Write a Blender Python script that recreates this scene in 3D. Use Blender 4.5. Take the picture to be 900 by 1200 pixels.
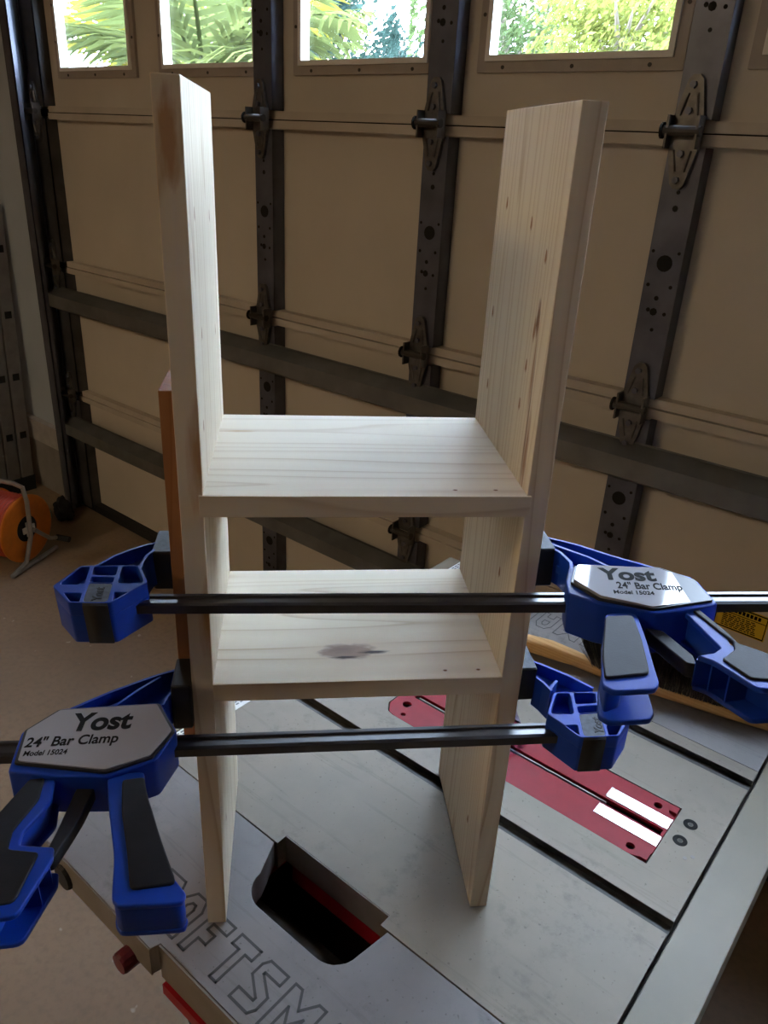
import bpy, bmesh, math, random
from mathutils import Vector, Matrix
random.seed(7)
for o in list(bpy.data.objects): bpy.data.objects.remove(o)
SC = bpy.context.scene
COL = SC.collection
R46 = math.radians(46.0)
HT = 0.80                                   # table-top height over the floor
M_SH = Matrix.Translation((0, 0, HT)) @ Matrix.Rotation(R46, 4, 'Z')   # shelf frame -> garage frame

# ------------------------------------------------------------------ camera
FPX = 911.15
cp, cr, cy = 0.4391, 0.05438, 0.12989
fwd = Vector((math.sin(cy)*math.cos(cp), math.cos(cy)*math.cos(cp), -math.sin(cp)))
rgt = Vector((math.cos(cy), -math.sin(cy), 0)); upv = rgt.cross(fwd)
RR = math.cos(cr)*rgt + math.sin(cr)*upv; UU = -math.sin(cr)*rgt + math.cos(cr)*upv
cm = Matrix.Identity(4)
for i in range(3):
    cm[i][0] = RR[i]; cm[i][1] = UU[i]; cm[i][2] = -fwd[i]
cm.translation = (0.07099, -0.57972, 0.76193)
cam = bpy.data.cameras.new('camera'); camo = bpy.data.objects.new('camera', cam); COL.objects.link(camo)
CAMW = M_SH @ cm
camo.matrix_world = CAMW
cam.sensor_fit = 'VERTICAL'; cam.sensor_height = 24.0; cam.lens = FPX*24.0/1200.0
cam.clip_start = 0.02; cam.clip_end = 200
SC.camera = camo
def wray(u, v):                              # direction of a photo pixel in the garage frame
    return (CAMW.to_3x3() @ Vector(((u-450)/FPX, (600-v)/FPX, -1)))
CAMP = CAMW.translation.copy()
def at_z(u, v, z): d = wray(u, v); return CAMP + d*((z-CAMP.z)/d.z)
def at_y(u, v, y): d = wray(u, v); return CAMP + d*((y-CAMP.y)/d.y)

# ------------------------------------------------------------------ world, sun, exposure
w = bpy.data.worlds.new('world'); SC.world = w; w.use_nodes = True
bg = w.node_tree.nodes['Background']
bg.inputs[0].default_value = (0.64, 0.77, 1.0, 1); bg.inputs[1].default_value = 46.0
sun = bpy.data.lights.new('sun', 'SUN'); sun.energy = 30.0; sun.angle = math.radians(1.0); sun.color = (1.0, 0.93, 0.8)
suno = bpy.data.objects.new('sun', sun); COL.objects.link(suno)
suno.rotation_euler = Vector((0.45, 0.55, -0.75)).to_track_quat('-Z', 'Y').to_euler()
suno.location = (0, 0, 12)
SC.view_settings.view_transform = 'Standard'; SC.view_settings.look = 'None'
SC.view_settings.gamma = 1.0; SC.view_settings.use_curve_mapping = False
SC.view_settings.exposure = 0.0

# ------------------------------------------------------------------ materials
def nt(name):
    m = bpy.data.materials.new(name); m.use_nodes = True
    t = m.node_tree; return m, t, t.nodes['Principled BSDF']
def N(t, typ, **kw):
    n = t.nodes.new(typ)
    for k, v in kw.items(): setattr(n, k, v)
    return n
def math_(t, op, a, b=None, c=None, clamp=False):
    n = N(t, 'ShaderNodeMath', operation=op, use_clamp=clamp)
    for i, x in enumerate((a, b, c)):
        if x is None: continue
        if isinstance(x, (int, float)): n.inputs[i].default_value = x
        else: t.links.new(x, n.inputs[i])
    return n.outputs[0]
def mixc(t, f, a, b):
    n = N(t, 'ShaderNodeMix', data_type='RGBA')
    if isinstance(f, (int, float)): n.inputs[0].default_value = f
    else: t.links.new(f, n.inputs[0])
    for i, x in ((6, a), (7, b)):
        if isinstance(x, tuple): n.inputs[i].default_value = (*x[:3], 1)
        else: t.links.new(x, n.inputs[i])
    return n.outputs[2]
def noise(t, vec, scale, detail=3, rough=0.5):
    n = N(t, 'ShaderNodeTexNoise'); n.inputs['Scale'].default_value = scale
    n.inputs['Detail'].default_value = detail; n.inputs['Roughness'].default_value = rough
    if vec is not None: t.links.new(vec, n.inputs['Vector'])
    return n.outputs['Fac']
def mapping(t, scale=(1, 1, 1), loc=(0, 0, 0), coord='Object'):
    tc = N(t, 'ShaderNodeTexCoord'); mp = N(t, 'ShaderNodeMapping')
    mp.inputs['Scale'].default_value = scale; mp.inputs['Location'].default_value = loc
    t.links.new(tc.outputs[coord], mp.inputs['Vector']); return mp.outputs[0]
def ramp(t, f, stops):
    n = N(t, 'ShaderNodeValToRGB'); cr_ = n.color_ramp
    while len(cr_.elements) < len(stops): cr_.elements.new(0.5)
    for e, (p, c) in zip(cr_.elements, stops):
        e.position = p; e.color = (*c[:3], 1) if isinstance(c, tuple) else (c, c, c, 1)
    t.links.new(f, n.inputs[0]); return n.outputs[0]
def bump(t, b, h, strength, dist=0.001):
    n = N(t, 'ShaderNodeBump'); n.inputs['Strength'].default_value = strength; n.inputs['Distance'].default_value = dist
    t.links.new(h, n.inputs['Height']); t.links.new(n.outputs[0], b.inputs['Normal'])
def plain(name, col, rough=0.5, metal=0.0, var=0.12, vscale=25, bmp=0.0, spec=0.5, coat=0.0):
    m, t, b = nt(name)
    f = noise(t, mapping(t), vscale, 4)
    c = ramp(t, f, [(0.3, tuple(x*(1-var) for x in col)), (0.7, tuple(min(1, x*(1+var)) for x in col))])
    t.links.new(c, b.inputs['Base Color'])
    b.inputs['Roughness'].default_value = rough; b.inputs['Metallic'].default_value = metal
    b.inputs['Specular IOR Level'].default_value = spec; b.inputs['Coat Weight'].default_value = coat
    if bmp: bump(t, b, noise(t, mapping(t), vscale*8, 2), bmp, 0.0006)
    return m
def pine(name, along, across, light=(0.82, 0.72, 0.55), dark=(0.52, 0.36, 0.19), freq=95, knots=(), seed=0.0, off=0.0):
    """pine board: growth-ring lines along one axis; knots = (centre, radii, colour, softness)"""
    m, t, b = nt(name)
    tc = N(t, 'ShaderNodeTexCoord'); sep = N(t, 'ShaderNodeSeparateXYZ'); t.links.new(tc.outputs['Object'], sep.inputs[0])
    ax = sep.outputs
    third = ({0, 1, 2} - {along, across}).pop()
    sc = [6.0, 6.0, 6.0]; sc[along] = 0.9
    w1 = noise(t, mapping(t, tuple(sc), (seed, seed*1.7, seed*0.3)), 1.0, 2)
    v = math_(t, 'MULTIPLY', ax[across], float(freq))
    v = math_(t, 'ADD', v, math_(t, 'MULTIPLY', ax[third], freq*0.55))
    scw = [0.0]*3; scw[across] = 22.0; scw[along] = 0.5
    v = math_(t, 'ADD', v, math_(t, 'MULTIPLY', noise(t, mapping(t, tuple(scw), (seed, 2*seed, seed)), 1.0, 1), 6.0))
    v = math_(t, 'ADD', v, math_(t, 'MULTIPLY', w1, 7.5))
    sc2 = [40.0]*3; sc2[along] = 2.0
    v = math_(t, 'ADD', v, math_(t, 'MULTIPLY', noise(t, mapping(t, tuple(sc2)), 1.0, 1), 0.5))
    v = math_(t, 'ADD', v, off)
    fr = math_(t, 'FRACT', v)
    line = ramp(t, fr, [(0.0, 0.10), (0.40, 0.0), (0.78, 0.35), (0.90, 0.95), (0.96, 0.12)])
    sc3 = [9.0]*3; sc3[along] = 1.2
    amt = ramp(t, noise(t, mapping(t, tuple(sc3), (3+seed, 0, 0)), 1.0, 2), [(0.3, 0.45), (0.65, 1.0)])
    lf = math_(t, 'MULTIPLY', line, amt)
    col = mixc(t, lf, light, dark)
    sc4 = [160.0]*3; sc4[along] = 6.0
    fib = noise(t, mapping(t, tuple(sc4)), 1.0, 3)
    col = mixc(t, math_(t, 'MULTIPLY', fib, 0.22), col, tuple(x*0.75 for x in light))
    for (c, r, kc, soft) in knots:
        mp = mapping(t, tuple(1/x for x in r), tuple(-cc/x for cc, x in zip(c, r)))
        nz = N(t, 'ShaderNodeVectorMath', operation='LENGTH'); t.links.new(mp, nz.inputs[0])
        d = math_(t, 'ADD', nz.outputs['Value'], math_(t, 'MULTIPLY', math_(t, 'SUBTRACT', noise(t, mp, 1.8, 3), 0.5), 0.9))
        msk = ramp(t, d, [(max(0.0, 1-soft), 1.0), (1.0, 0.0)])
        col = mixc(t, msk, col, kc)
    t.links.new(col, b.inputs['Base Color'])
    b.inputs['Roughness'].default_value = 0.62; b.inputs['Specular IOR Level'].default_value = 0.25
    bump(t, b, math_(t, 'ADD', fib, lf), 0.15, 0.0004)
    return m
MAT = {}
MAT['blue'] = plain('blue_plastic', (0.006, 0.046, 0.36), 0.42, var=0.06, vscale=60, bmp=0.05, spec=0.28)
MAT['rubber'] = plain('black_rubber', (0.012, 0.012, 0.015), 0.5, var=0.2, vscale=80, bmp=0.1, spec=0.22)
MAT['padblack'] = plain('pad_black', (0.010, 0.010, 0.011), 0.5, var=0.2, vscale=80)
MAT['padtop'] = plain('pad_grey_face', (0.055, 0.065, 0.085), 0.5, var=0.3, vscale=200, bmp=0.1, spec=0.25)
MAT['bar'] = plain('black_steel_bar', (0.012, 0.012, 0.016), 0.28, metal=0.0, var=0.1, spec=0.8)
MAT['label'] = plain('label_silver', (0.36, 0.36, 0.39), 0.05, var=0.03, vscale=8, spec=0.3)
MAT['labelrim'] = plain('label_rim', (0.016, 0.016, 0.02), 0.35)
MAT['ink'] = plain('black_ink', (0.006, 0.006, 0.006), 0.7, var=0.05, spec=0.08)
MAT['steel'] = plain('galvanised_steel', (0.105, 0.112, 0.145), 0.40, metal=0.5, var=0.22, vscale=14, bmp=0.03)
MAT['steel_d'] = plain('dark_track_steel', (0.075, 0.075, 0.08), 0.5, metal=0.5, var=0.3, vscale=12)
MAT['hinge'] = plain('hinge_steel', (0.13, 0.125, 0.12), 0.36, metal=0.7, var=0.3, vscale=40)
MAT['strut'] = plain('strut_steel', (0.16, 0.165, 0.165), 0.45, metal=0.6, var=0.2, vscale=10)
MAT['tan'] = plain('door_skin_tan', (0.54, 0.49, 0.41), 0.6, var=0.07, vscale=3)
MAT['rail'] = plain('door_rail_beige', (0.48, 0.43, 0.36), 0.55, var=0.08, vscale=9)
MAT['wframe'] = plain('window_frame_taupe', (0.36, 0.315, 0.27), 0.5, var=0.06)
MAT['wgasket'] = plain('window_bead_white', (0.75, 0.74, 0.68), 0.5, var=0.05)
MAT['screw'] = plain('dark_screw', (0.05, 0.045, 0.04), 0.5, metal=0.5)
MAT['hole'] = plain('dark_hole', (0.006, 0.006, 0.006), 0.9)
MAT['wallgrey'] = plain('wall_paint_grey', (0.42, 0.47, 0.52), 0.7, var=0.05, vscale=5)
MAT['wallin'] = plain('wall_paint_inner', (0.27, 0.165, 0.09), 0.8, var=0.05, vscale=4)
MAT['ceil'] = plain('ceiling_paint', (0.36, 0.25, 0.16), 0.85, var=0.04, vscale=4)
MAT['trimw'] = plain('trim_paint', (0.40, 0.37, 0.35), 0.6)
MAT['concrete'] = plain('stem_concrete', (0.25, 0.23, 0.21), 0.85, vscale=12, bmp=0.2)
MAT['alum'] = plain('ladder_aluminium', (0.30, 0.29, 0.30), 0.42, metal=0.6, var=0.12)
MAT['orange'] = plain('orange_plastic', (0.62, 0.16, 0.012), 0.45, var=0.1)
MAT['redcord'] = plain('red_cord', (0.45, 0.05, 0.02), 0.5)
MAT['tube'] = plain('steel_tube', (0.33, 0.31, 0.29), 0.38, metal=0.6)
MAT['lime'] = plain('lime_plastic', (0.22, 0.38, 0.06), 0.45)
MAT['teal'] = plain('teal_plastic', (0.04, 0.32, 0.27), 0.5)
MAT['blackfab'] = plain('black_fabric', (0.012, 0.012, 0.013), 0.9, vscale=40, bmp=0.4)
MAT['red'] = plain('red_paint', (0.30, 0.006, 0.016), 0.42, var=0.12, vscale=30, spec=0.22)
MAT['darkred'] = plain('dark_red_plastic', (0.12, 0.008, 0.02), 0.4)
MAT['silver'] = plain('bright_aluminium', (0.86, 0.86, 0.84), 0.22, metal=0.9, var=0.08, vscale=60)
MAT['railcream'] = plain('fence_rail_cream', (0.215, 0.183, 0.125), 0.42, metal=0.0, var=0.05, vscale=18)
MAT['dark'] = plain('dark_interior', (0.02, 0.018, 0.018), 0.7)
MAT['slot'] = plain('slot_dark_iron', (0.05, 0.047, 0.042), 0.55, metal=0.3, var=0.35, vscale=60)
MAT['edgebrown'] = plain('machined_edge', (0.22, 0.195, 0.175), 0.5, metal=0.3, var=0.1)
MAT['white'] = plain('white_sticker', (0.72, 0.72, 0.68), 0.5, var=0.04)
MAT['yellow'] = plain('yellow_sticker', (0.62, 0.42, 0.015), 0.5, var=0.05)
MAT['greyink'] = plain('grey_ink', (0.16, 0.16, 0.16), 0.5)
MAT['groove'] = plain('engraved_groove', (0.05, 0.047, 0.045), 0.6)
MAT['handlewood'] = pine('brush_wood', 0, 2, (0.62, 0.36, 0.14), (0.42, 0.20, 0.06), 160)
MAT['bristle'] = plain('bristle_hair', (0.055, 0.048, 0.042), 0.6, var=0.5, vscale=300)
MAT['bristle2'] = plain('bristle_tips', (0.20, 0.165, 0.12), 0.6, var=0.4, vscale=300)
MAT['clear'] = None
# table iron: smudged, scratched grey metal
def table_mat(name, base):
    m, t, b = nt(name)
    n1 = noise(t, mapping(t), 6, 5, 0.6); n2 = noise(t, mapping(t, (4, 60, 1)), 1.2, 4); n3 = noise(t, mapping(t), 45, 4, 0.7)
    c = ramp(t, n1, [(0.3, tuple(x*0.80 for x in base)), (0.7, tuple(x*1.10 for x in base))])
    c = mixc(t, math_(t, 'MULTIPLY', ramp(t, n3, [(0.50, 0.0), (0.70, 0.75)]), ramp(t, noise(t, mapping(t, loc=(3, 1, 0)), 9, 3), [(0.5, 0.0), (0.68, 1.0)])), c, tuple(x*0.45 for x in base))
    sp = noise(t, mapping(t, loc=(9, 4, 0)), 210, 1); c = mixc(t, ramp(t, sp, [(0.70, 0.0), (0.76, 0.6)]), c, tuple(x*0.4 for x in base))
    c = mixc(t, ramp(t, n2, [(0.60, 0.0), (0.66, 0.30), (0.70, 0.0)]), c, tuple(x*0.55 for x in base))
    t.links.new(c, b.inputs['Base Color'])
    b.inputs['Metallic'].default_value = 0.25
    t.links.new(ramp(t, n1, [(0.3, 0.42), (0.7, 0.55)]), b.inputs['Roughness'])
    bump(t, b, n3, 0.05, 0.0005)
    return m
MAT['iron'] = table_mat('cast_table_grey', (0.215, 0.180, 0.135))
MAT['wing'] = table_mat('wing_grey', (0.205, 0.185, 0.175))
# floor
m, t, b = nt('concrete_floor')
n1 = noise(t, mapping(t), 1.6, 6, 0.6); n2 = noise(t, mapping(t), 60, 3); n3 = noise(t, mapping(t, loc=(5, 2, 0)), 28, 2)
c = ramp(t, n1, [(0.3, (0.20, 0.143, 0.095)), (0.7, (0.30, 0.215, 0.140))])
c = mixc(t, ramp(t, n2, [(0.45, 0.0), (0.75, 0.5)]), c, (0.17, 0.125, 0.09))
c = mixc(t, ramp(t, n3, [(0.72, 0.0), (0.76, 0.7)]), c, (0.48, 0.42, 0.35))
t.links.new(c, b.inputs['Base Color']); b.inputs['Roughness'].default_value = 0.6
bump(t, b, n2, 0.2, 0.002); MAT['floor'] = m
def glass(name, tint, rough=0.0, alpha=0.12):
    m, t, b = nt(name)
    tr = N(t, 'ShaderNodeBsdfTransparent'); tr.inputs[0].default_value = (*tint, 1)
    gl = N(t, 'ShaderNodeBsdfGlossy'); gl.inputs['Roughness'].default_value = rough
    df = N(t, 'ShaderNodeBsdfDiffuse'); df.inputs[0].default_value = (0.7, 0.72, 0.75, 1)
    m1 = N(t, 'ShaderNodeMixShader'); m2 = N(t, 'ShaderNodeMixShader')
    fr = N(t, 'ShaderNodeFresnel'); geo = N(t, 'ShaderNodeNewGeometry')
    t.links.new(math_(t, 'ADD', 1.3, math_(t, 'MULTIPLY', geo.outputs['Backfacing'], 1/1.3-1.3)), fr.inputs[0])
    t.links.new(fr.outputs[0], m1.inputs[0]); t.links.new(tr.outputs[0], m1.inputs[1]); t.links.new(gl.outputs[0], m1.inputs[2])
    d = ramp(t, noise(t, mapping(t), 7, 5, 0.65), [(0.4, 0.0), (0.8, alpha)])
    t.links.new(d, m2.inputs[0]); t.links.new(m1.outputs[0], m2.inputs[1]); t.links.new(df.outputs[0], m2.inputs[2])
    t.links.new(m2.outputs[0], t.nodes['Material Output'].inputs[0]); return m
MAT['glass'] = glass('window_glass', (0.95, 0.97, 0.97))
MAT['clear'] = glass('clear_plastic', (0.80, 0.78, 0.92), 0.08, 0.55)
def leaf(name, col):
    m, t, b = nt(name)
    f = noise(t, mapping(t), 3.0, 3)
    c = ramp(t, f, [(0.3, tuple(x*0.6 for x in col)), (0.7, tuple(min(1, x*1.35) for x in col))])
    df = N(t, 'ShaderNodeBsdfDiffuse'); tl = N(t, 'ShaderNodeBsdfTranslucent'); mx = N(t, 'ShaderNodeMixShader'); mx.inputs[0].default_value = 0.4
    t.links.new(c, df.inputs[0]); t.links.new(c, tl.inputs[0])
    t.links.new(df.outputs[0], mx.inputs[1]); t.links.new(tl.outputs[0], mx.inputs[2])
    t.links.new(mx.outputs[0], t.nodes['Material Output'].inputs[0]); return m
MAT['leaf_bright'] = leaf('leaf_yellow_green', (0.105, 0.120, 0.030))
MAT['leaf_dark'] = leaf('leaf_blue_green', (0.026, 0.046, 0.040))
MAT['leaf_mid'] = leaf('leaf_mid_green', (0.052, 0.075, 0.030))
MAT['leaf_palm'] = leaf('palm_frond_green', (0.060, 0.075, 0.026))
MAT['leaf_gold'] = leaf('palm_frond_golden', (0.145, 0.135, 0.022))
MAT['bark'] = plain('bark', (0.11, 0.09, 0.07), 0.9, vscale=20, bmp=0.5)
MAT['lawn'] = plain('lawn', (0.10, 0.13, 0.05), 0.9, vscale=4)
MAT['drive'] = plain('driveway_concrete', (0.35, 0.33, 0.30), 0.85, vscale=4)
def emit(name, col, s):
    m, t, b = nt(name)
    b.inputs['Emission Color'].default_value = (*col, 1); b.inputs['Emission Strength'].default_value = s
    b.inputs['Base Color'].default_value = (0.8, 0.8, 0.8, 1); return m

# ------------------------------------------------------------------ helpers
def link(name, me, mat, parent=None):
    o = bpy.data.objects.new(name, me); COL.objects.link(o)
    if mat is not None and not me.materials: me.materials.append(mat)
    if parent is not None: o.parent = parent
    return o
def tag(o, label=None, cat=None, group=None, kind=None):
    if label: o['label'] = label
    if cat: o['category'] = cat
    if group: o['group'] = group
    if kind: o['kind'] = kind
    return o
def empty(name, mw=None):
    o = bpy.data.objects.new(name, None); o.empty_display_size = 0.05; COL.objects.link(o)
    if mw is not None: o.matrix_world = mw
    return o
class MB:
    def __init__(s): s.v = []; s.f = []
    def add(s, vs, fs):
        k = len(s.v); s.v += [tuple(x) for x in vs]; s.f += [tuple(i+k for i in f) for f in fs]; return s
    def box(s, a, b, M=None):
        (x0, y0, z0), (x1, y1, z1) = a, b
        vs = [Vector(p) for p in ((x0, y0, z0), (x1, y0, z0), (x1, y1, z0), (x0, y1, z0), (x0, y0, z1), (x1, y0, z1), (x1, y1, z1), (x0, y1, z1))]
        if M: vs = [M @ p for p in vs]
        return s.add(vs, [(3, 2, 1, 0), (4, 5, 6, 7), (0, 1, 5, 4), (1, 2, 6, 5), (2, 3, 7, 6), (3, 0, 4, 7)])
    def tube(s, pts, r, n=10, caps=True):
        pts = [Vector(p) for p in pts]; rs = r if isinstance(r, (list, tuple)) else [r]*len(pts)
        k = len(s.v); prev = None
        for i, p in enumerate(pts):
            d = (pts[min(i+1, len(pts)-1)] - pts[max(i-1, 0)]).normalized()
            if prev is None:
                u = d.orthogonal().normalized()
            else:
                u = (prev - d*prev.dot(d)).normalized()
            prev = u; wv = d.cross(u)
            for j in range(n):
                a = 2*math.pi*j/n; s.v.append(tuple(p + (u*math.cos(a)+wv*math.sin(a))*rs[i]))
        for i in range(len(pts)-1):
            for j in range(n):
                a = k+i*n+j; b_ = k+i*n+(j+1) % n; s.f.append((a, b_, b_+n, a+n))
        if caps:
            s.f.append(tuple(k+j for j in reversed(range(n)))); s.f.append(tuple(k+(len(pts)-1)*n+j for j in range(n)))
        return s
    def mesh(s, name):
        me = bpy.data.meshes.new(name); me.from_pydata(s.v, [], s.f); me.update()
        bm = bmesh.new(); bm.from_mesh(me); bmesh.ops.recalc_face_normals(bm, faces=bm.faces); bm.to_mesh(me); bm.free()
        return me
    def build(s, name, mat, parent=None, smooth=False, bevel=0.0):
        me = s.mesh(name)
        if bevel:
            bm = bmesh.new(); bm.from_mesh(me)
            bmesh.ops.bevel(bm, geom=[e for e in bm.edges if len(e.link_faces) == 2 and e.calc_face_angle(0) > 0.6], offset=bevel, segments=2, affect='EDGES', profile=0.5)
            bm.to_mesh(me); bm.free()
        if smooth:
            for p in me.polygons: p.use_smooth = True
        return link(name, me, mat, parent)
def box(name, a, b, mat, parent=None, bevel=0.0):
    return MB().box(a, b).build(name, mat, parent, bevel=bevel)
def curve_mesh(name, splines, h0, h1, bevel=0.0, res=2):
    """polygon (with holes) in the XY plane extruded from h0 to h1, with rounded rims"""
    cu = bpy.data.curves.new(name, 'CURVE'); cu.dimensions = '2D'; cu.fill_mode = 'BOTH'
    cu.extrude = max(1e-5, (h1-h0)/2-bevel); cu.bevel_depth = bevel; cu.bevel_resolution = res
    cu.offset = -bevel
    for sp in splines:
        s = cu.splines.new('POLY'); s.points.add(len(sp)-1); s.use_cyclic_u = True
        for p, q in zip(s.points, sp): p.co = (q[0], q[1], 0, 1)
    o = bpy.data.objects.new(name, cu); COL.objects.link(o)
    me = bpy.data.meshes.new_from_object(o)
    bpy.data.objects.remove(o); bpy.data.curves.remove(cu)
    zc = (h0+h1)/2
    for v in me.vertices: v.co.z += zc
    bm = bmesh.new(); bm.from_mesh(me); bmesh.ops.remove_doubles(bm, verts=bm.verts, dist=1e-6); bmesh.ops.recalc_face_normals(bm, faces=bm.faces); bm.to_mesh(me); bm.free()
    me.name = name; return me
def mm(pts): return [(p[0]/1000.0, p[1]/1000.0) for p in pts]
def smooth_poly(pts, r=0.25, closed=True, n=3):
    """round the corners of a polygon by quadratic blends"""
    out = []; L = len(pts)
    for i in range(L):
        p0, p1, p2 = Vector(pts[i-1]), Vector(pts[i]), Vector(pts[(i+1) % L])
        a = p1.lerp(p0, r); c = p1.lerp(p2, r)
        for k in range(n+1):
            tt = k/n; q = a*(1-tt)**2 + p1*2*tt*(1-tt) + c*tt*tt; out.append((q.x, q.y))
    return out
def prism(name, outline, h0, h1, mat, parent=None, holes=(), bevel=0.0008, rnd=None):
    o2 = mm(outline)
    if rnd: o2 = smooth_poly(o2, rnd)
    return link(name, curve_mesh(name, [o2]+[mm(h) for h in holes], h0, h1, bevel), mat, parent)
def text_mesh(name, s, size, depth=0.0002, heavy=0.0, shear=0.0, width=None, M=None):
    cu = bpy.data.curves.new(name, 'FONT'); cu.body = s; cu.size = size; cu.extrude = depth; cu.offset = heavy; cu.shear = shear
    o = bpy.data.objects.new(name, cu); COL.objects.link(o)
    me = bpy.data.meshes.new_from_object(o); bpy.data.objects.remove(o); bpy.data.curves.remove(cu)
    xs = [v.co.x for v in me.vertices]
    if width and xs:
        k = width/(max(xs)-min(xs)); x0 = min(xs)
        for v in me.vertices: v.co.x = (v.co.x-x0)*k
    if M: me.transform(M)
    me.name = name; return me
def lathe(prof, n=32):
    m = MB(); k = len(prof)
    for i in range(n):
        a = 2*math.pi*i/n
        for r, z in prof: m.v.append((r*math.cos(a), r*math.sin(a), z))
    for i in range(n):
        for j in range(k-1):
            a = i*k+j; b_ = ((i+1) % n)*k+j; m.f.append((a, b_, b_+1, a+1))
    return m

# ------------------------------------------------------------------ room shell
DY = 1.295                                   # plane of the door stiles (inner faces)
XL, XR, YB, ZC = -4.2, 3.4, -4.4, 2.75
DX0, DX1, DZ1 = -2.60, 2.36, 2.135            # door opening
tag(box('floor', (XL-.2, YB-.2, -0.12), (XR+.2, DY+0.13, 0.0), MAT['floor']), 'brown speckled concrete garage floor', kind='structure')
tag(box('ceiling', (XL-.2, YB-.2, ZC), (XR+.2, DY+0.2, ZC+0.12), MAT['ceil']), 'painted garage ceiling', kind='structure')
wf = MB().box((XL-.2, DY+0.01, 0), (DX0-.02, DY+0.06, ZC)).box((DX1+.02, DY+0.01, 0), (XR+.2, DY+0.06, ZC)).box((DX0-.02, DY+0.01, DZ1), (DX1+.02, DY+0.06, ZC))
tag(wf.build('wall_front', MAT['wallgrey']), 'grey painted wall around the garage door', kind='structure')
tag(box('wall_left', (XL-.2, YB, 0), (XL, DY, ZC), MAT['wallin']), 'garage side wall left of the ladder', kind='structure')
tag(box('wall_right', (XR, YB, 0), (XR+.2, DY, ZC), MAT['wallin']), 'garage side wall', kind='structure')
tag(box('wall_back', (XL, YB-.2, 0), (XR, YB, ZC), MAT['wallin']), 'garage rear wall', kind='structure')
tr = MB().box((XL+.01, DY-0.012, 0.24), (-2.72, DY+0.012, 0.33)).box((XL+.01, DY-0.02, 0.33), (-2.72, DY+0.012, 0.345))
tag(tr.build('trim_1', MAT['trimw']), 'painted trim board along the foot of the grey wall', kind='structure')
tag(box('baseboard_front', (XL+.01, DY-0.004, 0), (-2.72, DY+0.012, 0.24), MAT['concrete']), 'bare concrete stem strip under the trim board', kind='structure')

# ------------------------------------------------------------------ garage door
SKY0, SKY1 = DY+0.045, DY+0.058             # skin sheet
SE = [0.0, 0.541, 1.068, 1.613, 2.14]
WC = [-2.228, -1.630, -1.031, -0.437, 0.160, 0.760, 1.360, 1.960]
WZ0, WZ1, WHW = 1.745, 2.08, 0.216
door = empty('door_1', Matrix.Translation((0, DY, 0)))
tag(door, 'tan sectional garage door with galvanised stiles and a row of windows', kind='structure')
def dchild(mb, name, mat, **kw):
    o = mb.build(name, mat, None, **kw); o.parent = door; o.matrix_parent_inverse = Matrix.Translation((0, -DY, 0)); return o
for i in range(3):
    dchild(MB().box((DX0-.04, SKY0, SE[i]+.004), (DX1+.015, SKY1, SE[i+1]-.004)), 'section', MAT['tan'])
top = MB().box((DX0-.04, SKY0, SE[3]+.004), (DX1+.015, SKY1, WZ0-.004)).box((DX0-.04, SKY0, WZ1+.004), (DX1+.015, SKY1, SE[4]))
xs = [DX0-.04] + sum([[c-WHW-.004, c+WHW+.004] for c in WC], []) + [DX1+.015]
for i in range(0, len(xs), 2): top.box((xs[i], SKY0, WZ0-.004), (xs[i+1], SKY1, WZ1+.004))
dchild(top, 'section', MAT['tan'])
for z in SE[1:4]:
    dchild(MB().box((-2.525, DY+.016, z+.002), (DX1-.1, SKY0, z+.022)), 'rail', MAT['rail'])
    dchild(MB().box((-2.525, DY+.012, z-.022), (DX1-.1, SKY0, z-.001)), 'rail', MAT['rail'])
    dchild(MB().box((-2.61, DY+.03, z-.012), (DX1-.03, SKY0+.012, z+.012)), 'seam_gasket', MAT['hole'])
dchild(MB().box((DX0-.04, DY+.012, 0.0), (DX1+.015, SKY1+.01, 0.035)), 'bottom_seal', MAT['blackfab'])
STX = [-1.353, -0.750, -0.148, 0.455, 1.058, 1.66]
def stile_mesh(x, z0, z1):
    m = MB(); m.box((x-.036, DY, z0), (x+.036, DY+.004, z1)); m.box((x-.036, DY+.0005, z0), (x-.032, SKY0, z1)); m.box((x+.032, DY+.0005, z0), (x+.036, SKY0, z1))
    return m
def hdisc(x, z, r, y=DY-.0006, n=14):
    m = MB(); vs = []
    for j in range(n):
        a = 2*math.pi*j/n; vs.append((x+r*math.cos(a), y, z+r*math.sin(a)))
    vs2 = [(p[0], y+.002, p[2]) for p in vs]
    m.add(vs+vs2, [tuple(range(n)), tuple(range(2*n-1, n-1, -1))]+[(j, j+n, (j+1) % n+n, (j+1) % n) for j in range(n)])
    return m
for x in STX:
    for i in range(4):
        z0, z1 = SE[i]+(.024 if i else .03), SE[i+1]-(.024 if i < 3 else 0)
        st = dchild(stile_mesh(x, z0, z1), 'stile', MAT['steel'])
        zm = SE[i]+0.305
        if i == 0: zm = 0.29
        hm = hdisc(x, zm, .0165)
        for (dx, dz, r) in ((-.028, .022, .0035), (.026, .022, .0035), (-.026, -.045, .004), (.022, -.045, .004), (0, .105, .006), (0, .135, .004), (-.004, -.098, .008), (.02, -.1, .004), (-.016, -.095, .0045), (0, -.135, .004), (-.003, -.07, .005)):
            if z0+.01 < zm+dz < z1-.01: 
                h2 = hdisc(x+dx, zm+dz, r, n=8); hm.add(h2.v, h2.f)
        ho = hm.build('punched_holes', MAT['hole']); ho.parent = st
# edge stile
for i in range(4):
    z0, z1 = SE[i]+.02, SE[i+1]-.02
    dchild(MB().box((-2.615, DY, z0), (-2.525, DY+.004, z1)).box((-2.53, DY, z0), (-2.525, SKY0, z1)), 'end_stile', MAT['steel_d'])
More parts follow.
